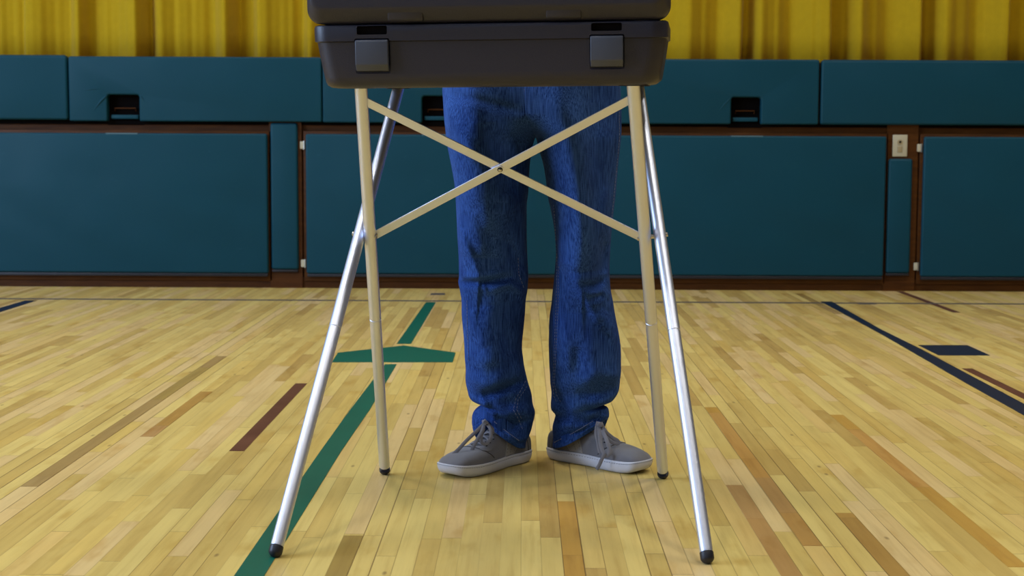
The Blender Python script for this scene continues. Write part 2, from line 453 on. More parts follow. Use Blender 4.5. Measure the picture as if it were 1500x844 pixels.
# wooden posts between the doors
for i, (a, b) in enumerate([(393.5,441),(839,886),(1299,1345)]):
    tag(box('trim_%d' % (i+3), Xp(a)+.0, Xp(b), WY-.024, WY-.0145, .0, zt0+.001, 'wood', None), kind='structure')
    x0, x1 = Xp(a), Xp(b)
tag(box('trim_6', -6, 6, WY-.0120, WY-.0005, zt0-.016, zt0+.004, 'dark'), kind='structure')     # black strip added as the overhang's shade below the upper band
# outlet plate
ox0, ox1, oz0, oz1 = Xp(1305.5,WY-.03), Xp(1327,WY-.03), Z(228,WY-.03)+.004, Z(195,WY-.03)
t = empty('outlet_plate', ((ox0+ox1)/2, WY-.024, (oz0+oz1)/2), label='small cream rectangular wall outlet plate above the short post pad', cat='outlet')
ow, oh = (ox1-ox0)/2, (oz1-oz0)/2
box('plate', -ow, ow, -.007, 0, -oh, oh, 'cream', t, .003)
bm = bmesh.new(); tube(bm, [(-.002,-.0065,oh*.32),(-.002,-.011,oh*.32)], .014, 20); s = obj('socket', bm, 'cream_dark', t)
bm = bmesh.new(); tube(bm, [(-.001,-.010,oh*.34),(-.001,-.0118,oh*.34)], .006, 12); obj('socket_hole', bm, 'dark', s)
box('switch_cover', -.014, .012, -.0095, -.0065, -oh*.62, -oh*.05, 'cream_dark', t, .002)

# ------------------------------------------------------------------ curtain
CY = WY + .75
prof = [(0,.0),(20,-.01),(33,-.02),(42,.03),(98,-.03),(118,.05),(130,-.03),(170,-.01),(203,.07),(220,-.04),(238,.03),(262,.005),(285,-.005),(312,-.03),(336,.07),(352,-.05),(370,-.03),(385,.05),(428,0),(444,-.03),(458,.04),(475,-.02),
        (500,.04),(520,-.03),(560,.05),(575,-.03),(620,.05),(640,-.02),(690,.05),(700,-.03),(750,.04),(770,-.03),(810,.05),(825,-.03),(880,.05),(890,-.03),(930,.04),(945,-.02),(984,.0),(1007,.06),(1028,.025),(1050,-.02),(1083,.06),(1090,-.04),(1097,-.05),(1113,.05),(1136,.015),(1160,-.03),(1190,.04),(1213,.07),(1222,-.06),(1240,-.03),(1258,.06),(1278,.01),(1300,-.03),(1345,.06),(1355,-.07),(1362,-.04),(1384,.06),(1405,.02),(1432,-.03),(1470,.06),(1482,-.05),(1500,-.02)]
u = 0
left = []
while u > -1200:
    u -= random.uniform(14, 40); left.append((u, random.uniform(.03,.07))); u -= random.uniform(6, 14); left.append((u, random.uniform(-.05,.0)))
u = 1500; right = []
while u < 2700:
    u += random.uniform(25, 55); right.append((u, random.uniform(.03,.07))); u += random.uniform(6, 12); right.append((u, random.uniform(-.06,.0)))
prof = left[::-1] + prof + right
sc_ = at(751, 40, CY).x - at(750, 40, CY).x; x_0 = at(0, 40, CY).x
bm = bmesh.new(); rs = []
NU = 1900
for zi in range(9):
    z = ZT-.01 + (5.9-ZT)*(zi/8)**1.5
    r = []
    for k in range(NU+1):
        uu = -1150 + (3800)*k/NU
        wob = 3.0*math.sin(z*2.1 + uu*.013)*min(1, (z-ZT)*1.5)
        d = sinterp(prof, uu + wob) + .003*math.sin(uu*.21+z) + .0012*math.sin(uu*.53)
        r.append((x_0 + uu*sc_, CY - d*1.2, z))
    rs.append(r)
rings(bm, rs, False, False, closed=False)
cur = obj('stage_curtain', bm, 'curtain', sharp=80)
md = cur.modifiers.new('solid', 'SOLIDIFY'); md.thickness = .004; bake(cur)
tag(cur, 'gold yellow pleated curtain hanging above the teal padded stage front', 'curtain')
tag(box('wall_top', -RX, RX, CY-.3, CY-.2, 4.6, RZ, 'plaster'), kind='structure')

# ------------------------------------------------------------------ voting booth
booth_c = Vector((-.03, 3.05, 0))
booth = empty('voting_booth', booth_c, label='folding voting booth, dark grey plastic case on splayed aluminium tube legs', cat='voting booth')
def bl(p): return Vector(p) - booth_c
tan_t = [at(528.5,124,2.88), at(927.5,121,2.815)]
tan_b = [fl(564,694.5), fl(971.5,700.5)]
sil_t = [at(584,128,3.28), at(934,122,3.20)]
sil_b = [fl(401,818), fl(1037.5,827.5)]
TR = .0125
def leg(top, bot, rr, capm):
    d = (bot-top).normalized()
    js = top + (bot-top)*sj
    bm = bmesh.new()
    tube(bm, [bl(top), bl(js-d*.0012), bl(js-d*.0004), bl(js+d*.0004), bl(js+d*.0012), bl(bot-d*.030), bl(bot-d*.024)], [TR,TR,TR-.0011,TR-.0011,TR-.0002,TR-.0002,TR-.0008], 28)
    o = obj('leg', bm, 'alu', booth)
    bm = bmesh.new()
    # rounded rubber foot: axis end lifted so that it just touches the floor
    L = .009 if capm else .002
    e = bot - d*.007
    tube(bm, [bl(e-d*(.007+L)), bl(e-d*.004), bl(e), bl(e+d*.0035), bl(e+d*.0055)], [TR+.0002, TR+.0002, TR-.002, TR-.006, TR-.0115], 28)
    f = obj('rubber_foot', bm, 'rubber', o); f['label'] = 'black rubber foot'
    return o
for s in (0, 1):
    sj = .555; leg(tan_t[s], tan_b[s] , 0, False)
    sj = .555; leg(sil_t[s], sil_b[s], 0, True)
for o in [c for c in booth.children]:
    pass
# pivots where the legs cross
for s in (0, 1):
    a = tan_t[s].lerp(tan_b[s], .345); b = sil_t[s].lerp(sil_b[s], .352)
    bm = bmesh.new(); dd = (a-b).normalized()
    tube(bm, [bl(b-dd*(TR+.003)), bl(a+dd*(TR+.003))], .0045, 12)
    obj('pivot_bolt', bm, 'steel', booth)
# cross brace bars in the plane of the rear-going legs
def on_tan(s, v):
    lo_, hi_ = 0., 1.
    for _ in range(40):
        t = (lo_+hi_)/2; p = tan_t[s].lerp(tan_b[s], t)
        q = CM.transposed() @ (p-CAMP); vv = 422 + F*q.y/q.z * 1.0
        vv = 422 - F*(q.y/(-q.z))
        if vv < v: lo_ = t
        else: hi_ = t
    return p
def flatbar(name, a, b, off, w=.0178, th=.0028, m='alu'):
    a = bl(a); b = bl(b); d = (b-a).normalized()
    ax = (tan_b[0]-tan_t[0]).normalized(); nx = ax.cross(Vector((1,0,0))).normalized()
    if nx.y > 0: nx = -nx
    side = d.cross(nx).normalized()
    bm = bmesh.new(); c = nx*off
    P = []
    for q in (a, b):
        P.append([q+c+side*w/2+nx*th/2, q+c-side*w/2+nx*th/2, q+c-side*w/2-nx*th/2, q+c+side*w/2-nx*th/2])
    rings(bm, P); o = obj(name, bm, m, booth); bevel(o, .0008, 2); return o, nx
A1, B1 = on_tan(0, 145), on_tan(1, 350)
A2, B2 = on_tan(1, 143), on_tan(0, 349)
ax = (tan_b[0]-tan_t[0]).normalized(); nx = ax.cross(Vector((1,0,0))).normalized()
if nx.y > 0: nx = -nx
best = min(((A1.lerp(B1, i/400)-A2.lerp(B2, j/400)).length, i, j) for i in range(150, 250) for j in range(150, 250))
P1, P2 = A1.lerp(B1, best[1]/400), A2.lerp(B2, best[2]/400)
gap = (P2-P1).dot(nx)
flatbar('cross_brace', A1, B1, gap/2-.0016); flatbar('cross_brace', A2, B2, -gap/2+.0016)
X0 = P1 + nx*(gap/2)
bm = bmesh.new(); tube(bm, [bl(X0)-nx*.008, bl(X0)+nx*.0055], .0072, 24); bo = obj('rivet', bm, 'alu', booth)
bm = bmesh.new(); tube(bm, [bl(X0)+nx*.0055, bl(X0)+nx*.0062], .0052, 20); obj('rivet_ring', bm, 'dark', bo)
bm = bmesh.new(); tube(bm, [bl(X0)+nx*.0055, bl(X0)+nx*.0085, bl(X0)+nx*.0095], [.0036,.0034,.002], 16); obj('rivet_pin', bm, 'steel', bo)

# case: frame of reference at the lower front edge
CF = 2.80
cxm = at(715.5, 80, CF)
cz0 = at(728, 128, CF).z
CYAW, CROLL, CTILT = math.radians(-6.0), math.radians(.55), math.radians(3.2)
CMX = Matrix.Translation(Vector((cxm.x, CF, cz0))) @ Matrix.Rotation(CYAW, 4, 'Z') @ Matrix.Rotation(CTILT, 4, 'X') @ Matrix.Rotation(-CROLL, 4, 'Y')
CI = Matrix.Translation(-booth_c) @ CMX
def rrect(w, y0, y1, r, z, n=8):
    pts = []
    for cx, cy, a0 in ((w-r, y1-r, 0), (-w+r, y1-r, 90), (-w+r, y0+r, 180), (w-r, y0+r, 270)):
        for k in range(n+1):
            a = math.radians(a0+90*k/n); pts.append(Vector((cx+r*math.cos(a), cy+r*math.sin(a), z)))
    return pts
H = .119; W = .333; D = .47
def cring(z, ins, yf, r): return rrect(W-ins, yf, D-yf*1.0, r, z)
bm = bmesh.new()
R_ = [cring(.000, .060, .062, .03), cring(.000, .034, .034, .035), cring(.0015, .024, .024, .036), cring(.006, .0185, .014, .036), cring(.013, .016, .008, .036), cring(.022, .0145, .0055, .036),
      cring(.055, .009, .0035, .034), cring(.086, .0045, .002, .032), cring(.0868, .0035, .0005, .032), cring(.088, .0005, -.0022, .032), cring(.112, .0, -.0028, .032), cring(.1165, .0015, -.001, .03), cring(.1185, .006, .004, .028),
      cring(.1185, .020, .018, .024), cring(.100, .024, .022, .022)]
rings(bm, R_)
case = obj('case', bm, 'case', booth, sharp=40)
# latch pockets cut into the front wall
def ip(u, v):                                   # picture point -> case front face coordinates
    o = CMX.inverted() @ CAMP; d = (CMX.inverted().to_3x3() @ ray(u, v)); t = (0-o.y)/d.y; return o + d*t
def cut(target, x0, x1, y0, y1, z0, z1, bv=.003):
    c = box('cutter', x0, x1, y0, y1, z0, z1, 'dark', None, bv)
    c.parent = target.parent; c.matrix_parent_inverse = Matrix(); c.matrix_basis = target.matrix_basis
    md = target.modifiers.new('b', 'BOOLEAN'); md.operation = 'DIFFERENCE'; md.object = c; md.solver = 'EXACT'
    bake(target); bpy.data.objects.remove(c)
def recut_smooth(o):
    me = o.data; me.polygons.foreach_set('use_smooth', [True]*len(me.polygons)); me.set_sharp_from_angle(angle=math.radians(35))
case.matrix_basis = CI
bpy.context.view_layer.update()
LAT = [((523,567), (38,51), (522,569,57,105)), ((866,911), (33.5,45.5), (865,913,51,98.5))]
for (hx, hv, lt) in LAT:
    a = ip(hx[0], hv[1]); b = ip(hx[1], hv[0])
    cut(case, a.x, b.x, -.02, .019, a.z, b.z+.0005)
    a = ip(lt[0]-1.5, lt[3]+3.5); b = ip(lt[1]+1.5, lt[2]-1)
    cut(case, a.x, b.x, -.02, .0065, a.z, b.z)
recut_smooth(case)
for (hx, hv, lt) in LAT:
    a = ip(lt[0], lt[3]); b = ip(lt[1], lt[2]); xm = (a.x+b.x)/2; w = (b.x-a.x)/2
    p, q = ip(hx[0], hv[1]), ip(hx[1], hv[0])
    box('latch_slot', p.x+.0006, q.x-.0006, .0045, .0185, p.z+.0006, q.z-.0006, 'dark', booth).matrix_basis = CI
    # latch: a plate leaning out, its lower end bevelled back
    prf = [(.0062, b.z-.001), (-.0050, b.z-.001), (-.0075, b.z-.004), (-.0085, a.z+.0125), (-.0070, a.z+.0105), (-.0010, a.z+.001), (.0062, a.z)]
    bm = bmesh.new()
    rs = [[Vector((x, y, z)) for y, z in prf] for x in (xm-w, xm+w)]
    rings(bm, rs); l = obj('latch', bm, 'latch', booth); bevel(l, .0022, 3, 25); l.matrix_basis = CI
    l['label'] = 'smooth grey latch tab'
# leg sockets under the case
for P in tan_t + sil_t:
    q = CMX.inverted() @ P
    bm = bmesh.new()
    front = q.y < .2
    if front:
        rs = [rrect(.028, -.004, .030, .008, z_) for z_ in (-.0005, .004)]
        rs = [[p + Vector((q.x, q.y-.012, 0)) for p in r] for r in rs]
    else:
        rs = [[p + Vector((q.x, q.y-.02, 0)) for p in rrect(.026, 0, .040, .008, z_)] for z_ in (-.006, .004)]
    rings(bm, rs); o = obj('leg_socket', bm, 'case', booth); o.matrix_basis = CI
# lid standing open at the front rim
LW0 = ip(449, 10); LW1 = ip(982.5, 5)
lz = .1195
bm = bmesh.new()
def lring(y, insx, insb, r, n=8):
    x0, x1, z0, z1 = LW0.x+insx, LW1.x-insx, lz+insb, lz+.46-insx
    pts = []
    for cx, cz, a0 in ((x1-r, z1-r, 0), (x0+r, z1-r, 90), (x0+r, z0+r, 180), (x1-r, z0+r, 270)):
        for k in range(n+1):
            a = math.radians(a0+90*k/n); pts.append(Vector((cx+r*math.cos(a), y, cz+r*math.sin(a))))
    return pts
LR = [lring(-.022, .05, .06, .02), lring(-.022, .018, .031, .02), lring(-.0215, .0135, .027, .022), lring(-.0195, .0105, .0235, .024), lring(-.006, .004, .006, .026), lring(-.001, .0015, .002, .027), lring(.006, .0, .0, .028), lring(.075, .0, .0, .028), lring(.080, .004, .004, .026), lring(.080, .02, .02, .02), lring(-.0, .026, .035, .02)]
rings(bm, LR)
lid = obj('lid', bm, 'case', booth, sharp=40); lid.matrix_basis = CI
for (u0, u1, v0, v1) in ((570,621,12,32.5), (801,852,8,28.5)):
    a = ip(u0, v1); b = ip(u1, v0)
    prf = [(.004, a.z), (-.008, a.z), (-.0135, a.z+.004), (-.0185, a.z+.028), (.0, a.z+.030)]
    bm = bmesh.new(); rings(bm, [[Vector((x, y, z)) for y, z in prf] for x in (a.x, b.x)])
    o = obj('lid_tab', bm, 'case', booth); bevel(o, .002, 2, 25); o.matrix_basis = CI
bm = bmesh.new(); tube(bm, [(-.27, .03, .1175), (.27, .03, .1175)], .0035, 10); o = obj('hinge_rod', bm, 'steel', booth); o.matrix_basis = CI

# ------------------------------------------------------------------ person
PY = 3.50
person = empty('person', (0.02, PY, 0), label='person standing behind the voting booth in blue jeans and grey suede sneakers', cat='person')
PC = Vector((0.02, PY, 0))
def pl(p): return Vector(p) - PC

LL = [(10,662,790),(60,655,790),(100,650,790),(128,648,790),(150,650,790),(175,652,788),(192,653.5,787),(201,654,784),(215,656,780),(240,661,776),(265,665,774.5),(283,667,773.5),(300,668,771.5),(320,669,771.5),(350,670.5,772),(380,672,773),(405,672.5,774),(413,671.5,773.5),(425,674,772.5),(440,676.5,770),(460,677,769),(480,678.5,767),(500,680,765),(512,680.5,764.5),(525,681,766),(540,682,768),(560,682.5,773.5),(572,684.5,777),(582,688,779.5),(592,698,781.5),(599,706.5,783.5),(603,702,784),(609,694.5,783),(617,691.5,781.5),(626,691.5,779),(634,692,775),(642,693,771),(652,694,769.5)]
RR = [(10,768,897),(60,768,903),(100,768,906),(128,768,907.5),(150,768,909),(175,771,910),(192,775,910),(201,784.5,909.5),(215,788,908.5),(240,795.5,906),(265,800,903.5),(285,802,902),(310,807.5,899),(340,812.5,896),(370,814.5,894),(390,813,893),(415,810.5,893.5),(428,809,895),(440,808,897.5),(465,805,902),(490,804.2,907),(510,804,909.5),(540,805,909.5),(560,806.5,908.5),(573,807.5,905.5),(583,807.5,900),(592,807.5,892),(600,808,880),(603,810,883),(608,813,889.5),(614,812,891),(624,810,891.5),(634,809.5,891),(645,809.5,889),(655,810,885)]
HEM_L = [(685,640),(693,633),(703,622),(712,616.5),(722,621),(740,636),(759,651),(772,656)]
HEM_R = [(805,656),(811,654.5),(830,645),(850,633.5),(868,623),(878,615),(886,615),(893,623),(900,630)]
def dseg(px_, py_, pts):
    best = (1e9, 0, 0, 1); L = 0
    tot = sum(math.hypot(b[0]-a[0], b[1]-a[1]) for a, b in zip(pts, pts[1:])); acc = 0
    for a, b in zip(pts, pts[1:]):
        dx, dy = b[0]-a[0], b[1]-a[1]; l = math.hypot(dx, dy)
        t = ((px_-a[0])*dx + (py_-a[1])*dy)/(l*l); tc = max(0, min(1, t))
        qx, qy = a[0]+dx*tc, a[1]+dy*tc; d = math.hypot(px_-qx, py_-qy)
        if d < best[0]:
            sgn = 1 if dx*(py_-a[1]) - dy*(px_-a[0]) > 0 else -1
            best = (d, sgn, (acc+l*tc)/tot)
        acc += l
    return best
# creases: polyline, height (m, + towards the viewer), width on either side (px): (right-hand / left-hand side of travel)
CR_L = [([(690,110),(704,200),(712,290),(706,380)], .045, 50, 30), ([(716,440),(722,500),(716,560)], .010, 40, 30),([(650,150),(672,195),(704,238)], .010, 16, 12), ([(655,140),(700,150),(760,165)], -.006, 7, 7),
        ([(672,325),(684,355),(698,385),(708,406)], .012, 14, 7), ([(700,310),(722,350),(722,396)], -.008, 10, 14),
        ([(668,413),(690,411),(715,408),(745,405)], -.012, 5, 6), ([(672,401),(705,402),(735,398)], .006, 6, 6),
        ([(738,278),(750,297),(735,318)], .010, 14, 12), ([(740,345),(765,392)], -.006, 9, 9),
        ([(715,421),(748,412),(764,424),(768,450)], .006, 6, 6), ([(678,432),(690,465),(712,505)], .007, 9, 12),
        ([(740,430),(735,470),(752,520)], -.006, 12, 12), ([(690,548),(720,556),(752,545)], .012, 10, 16), ([(706,574),(722,568),(748,560),(768,556)], -.014, 6, 7),
        ([(690,592),(712,600),(722,610)], -.010, 5, 5), ([(707,578),(716,596),(728,604)], .008, 5, 6), ([(720,588),(745,596),(778,592)], .009, 9, 8), ([(730,610),(752,618),(775,612)], -.008, 6, 6),
        ([(700,612),(722,608),(742,616)], .007, 5, 6), ([(742,625),(758,637),(775,640)], .006, 6, 5), ([(680,505),(700,522),(735,520)], .005, 10, 12),
        ([(666,228),(690,262),(700,300)], .006, 14, 12), ([(715,180),(722,250)], -.010, 18, 14)]
CR_R = [([(826,110),(836,200),(846,310),(850,400)], .040, 44, 30), ([(862,450),(866,560)], .010, 40, 34),([(812,132),(822,190),(834,250),(846,320),(850,398)], .013, 16, 18), ([(862,150),(868,240),(872,330)], -.007, 14, 14),
        ([(812,345),(828,382),(846,412),(868,450),(880,470)], .012, 8, 18), ([(884,350),(882,400)], -.014, 9, 9), ([(850,412),(868,416),(884,408)], -.010, 5, 7),
        ([(858,424),(880,422),(896,436)], .008, 5, 6), ([(862,440),(882,436),(896,452)], .005, 5, 6), ([(876,448),(890,470),(902,500)], .007, 9, 9),
        ([(822,430),(828,500),(834,560)], .005, 10, 12), ([(845,500),(842,545)], -.007, 12, 10), ([(852,548),(872,538),(905,545)], .007, 10, 12), ([(840,565),(862,572),(900,566)], -.006, 8, 8),
        ([(812,572),(826,590),(830,604)], -.012, 8, 6), ([(832,590),(860,600),(890,586)], .007, 8, 8), ([(835,611),(860,612),(882,601)], -.010, 5, 5),
        ([(815,618),(840,612),(870,613)], .006, 6, 5), ([(868,604),(884,603),(892,612)], .010, 7, 6), ([(884,280),(880,340)], .005, 6, 6), ([(796,235),(808,290),(815,340)], -.005, 8, 8),
        ([(815,640),(840,628),(862,618)], -.003, 4, 4)]
def crease(u_, v_, table):
    s = 0
    for pts, h, wr, wl in table:
        d, sg, t = dseg(u_, v_, pts)
        w = wr if sg > 0 else wl
        if d < w*2.6: s += 1.6*h*math.exp(-(d/w)**2)*(1 if len(pts) < 2 else max(.35, math.sin(PI*min(1, max(0, t)))**.4 if 0 < t < 1 else .35))
    return s
HXC, HRX = 779, 131
def leg_grid(tab, hem, creases, inner, yb, side):
    NV, NA = 330, 168
    v0, v1 = tab[0][0], tab[-1][0]
    TL = [(a, b) for a, b, c in tab]; TRR = [(a, c) for a, b, c in tab]
    RYT = [(10,.118),(128,.120),(200,.105),(300,.086),(400,.076),(500,.076),(580,.072),(600,.062),(655,.066)]
    rs = []
    for i in range(NV+1):
        v = v0 + (v1-v0)*i/NV
        xl, xr = crom(TL, v), crom(TRR, v); xc, rx = (xl+xr)/2, (xr-xl)/2
        ry = interp(RYT, v); yc = interp(yb, v)
        t = max(0, min(1, (212-v)/45)); t = t*t*(3-2*t)
        r = []
        for k in range(NA):
            a = 2*PI*k/NA + PI/2
            ca, sa = math.cos(a), math.sin(a)
            e = .97
            x = xc + rx*math.copysign(abs(ca)**e, ca)
            yl = ry*abs(sa)**e
            hx = max(0, 1-((x-HXC)/HRX)**2)
            yh = .122*hx**.45
            yv = lerp(yl, yh, t)*math.copysign(1, sa)
            front = -1 if sa > 0 else 1       # sa>0 is the front (towards -Y)
            Yw = yc - yv
            # hem remap
            vv = v
            hv = interp(hem, x) if sa > 0 else lerp(interp(hem, x), 660, min(1, abs(sa)*1.3))
            vk = 585
            if v > vk: vv = vk + (v-vk)/(v1-vk)*(hv-vk)
            # creases
            if sa > -.1:
                wgt = min(1, max(0, sa+.1)*1.6)
                cd = crease(x, vv, creases)*wgt
            else: cd = 0
            P = at(x, vv, yc)
            nz = noise.noise(Vector((P.x*16, Yw*9+side*7, P.z*7)))*.0045 + noise.noise(Vector((P.x*34+5, Yw*30, P.z*22)))*.0016
            low = max(0, min(1, (v-520)/60))
            nz += low*math.sin(P.z*115 + P.x*26*side + 2*noise.noise(Vector((P.x*10, Yw*10, 3))))*.0032
            # hem band: raised fold with a groove above
            hd = hv - vv
            hb = 0
            if v > 600:
                if hd < 7.5: hb = .0030
                elif hd < 9.5: hb = -.0015
            nrm = Vector((ca*.9, -sa, 0)); nrm.normalize()
            off = nz + hb
            px_off = 0
            q = Vector((P.x + ca*off*.25, Yw, P.z)) + Vector((0, -1, 0))*(cd) + Vector((0, -sa, 0))*off
            r.append(pl(q))
        rs.append(r)
    return rs
YL = [(10,3.50),(200,3.50),(400,3.49),(520,3.495),(600,3.515),(655,3.52)]
YR = [(10,3.50),(200,3.50),(400,3.49),(520,3.505),(600,3.535),(655,3.55)]
gl = leg_grid(LL, HEM_L, CR_L, 1, YL, 1); gr = leg_grid(RR, HEM_R, CR_R, -1, YR, -1)
bm = bmesh.new()
for g in (gl, gr):
    # turn the cloth in at the hem so it has thickness
    last = g[-1]; c = sum(last, Vector())/len(last)
    inn = [p + (c-p).normalized()*.004 + Vector((0,0,.0)) for p in last]
    inn2 = [p + (c-p).normalized()*.004 + Vector((0,0,.05)) for p in last]
    rings(bm, g + [inn, inn2], True, False)
jeans = obj('jeans', bm, 'denim', person, sharp=180)
# hem bands, stitching as sub-parts
def surf_line(g, tab, poly, NV=330, NA=168, lift=.0012):
    """points on the front of the trouser leg under a measured line"""
    v0, v1 = tab[0][0], tab[-1][0]; out = []
    allp = [(px(p+PC), p) for r in g for p in r[-NA//4-2:] + r[:NA//4+2]]
    return allp
def stitch(g, poly, dash=2.6, gap=1.8, name='stitching', rad=.0007):
    NA = 168
    front = []
    for r in g:
        for k in list(range(0, NA//4+3)) + list(range(NA - NA//4-3, NA)):
            p = r[k]; front.append((px(p+PC), p))
    cell = {}
    for (uv, p) in front: cell.setdefault((int(uv[0]//3), int(uv[1]//3)), []).append((uv, p))
    def find(u_, v_):
        best = None
        for i in range(-2, 3):
            for j in range(-2, 3):
                for uv, p in cell.get((int(u_//3)+i, int(v_//3)+j), ()):
                    d = (uv[0]-u_)**2 + (uv[1]-v_)**2
                    if best is None or d < best[0]-1.0 or (d < best[0]+1.0 and p.y < best[1].y-.002): best = (d, p)
        if best is None: return None
        q = at(u_, v_, best[1].y+PC.y); return pl(q) - Vector((0, .0014, 0))
    bm = bmesh.new()
    L = 0; segs = []
    for a, b in zip(poly, poly[1:]):
        l = math.hypot(b[0]-a[0], b[1]-a[1]); n = max(1, int(l/(dash+gap)))
        for i in range(n):
            t0 = i/n; t1 = t0 + dash/(dash+gap)/n
            p = find(lerp(a[0], b[0], t0), lerp(a[1], b[1], t0)); q = find(lerp(a[0], b[0], t1), lerp(a[1], b[1], t1))
            if p and q and (p-q).length < .02: tube(bm, [p, q], rad, 5)
    return obj(name, bm, 'thread', jeans)
stitch(gr, [(811,300),(813.5,340),(816,385),(815,440),(812.5,500),(810,560),(811,580),(816,590)])
stitch(gr, [(818.5,390),(818,440),(815,500),(812,560),(815,578),(822,590)])
stitch(gl, [(770,558),(763,572),(756,583),(752,600),(760,615),(766,630)])
stitch(gl, [(774,562),(767,574),(759,585),(757,600),(765,615)])
stitch(gl, [(759,378),(760,402),(764,412),(768,424)])
stitch(gr, [(812,648),(832,638),(852,627),(869,616.5)], 2, .8, rad=.0010)
stitch(gl, [(724,617.5),(742,632),(761,646)], 2, .8, rad=.0010)
stitch(gl, [(768,130),(770,150),(774,166)], 3, 1); stitch(gl, [(773,130),(774.5,150),(777,168)], 3, 1)
stitch(gr, [(907,150),(907.5,200),(903,250),(899,290),(895,330)], 3, 1.5)
stitch(gl, [(684,440),(684.5,480),(686.5,530)], 3, 1.5)

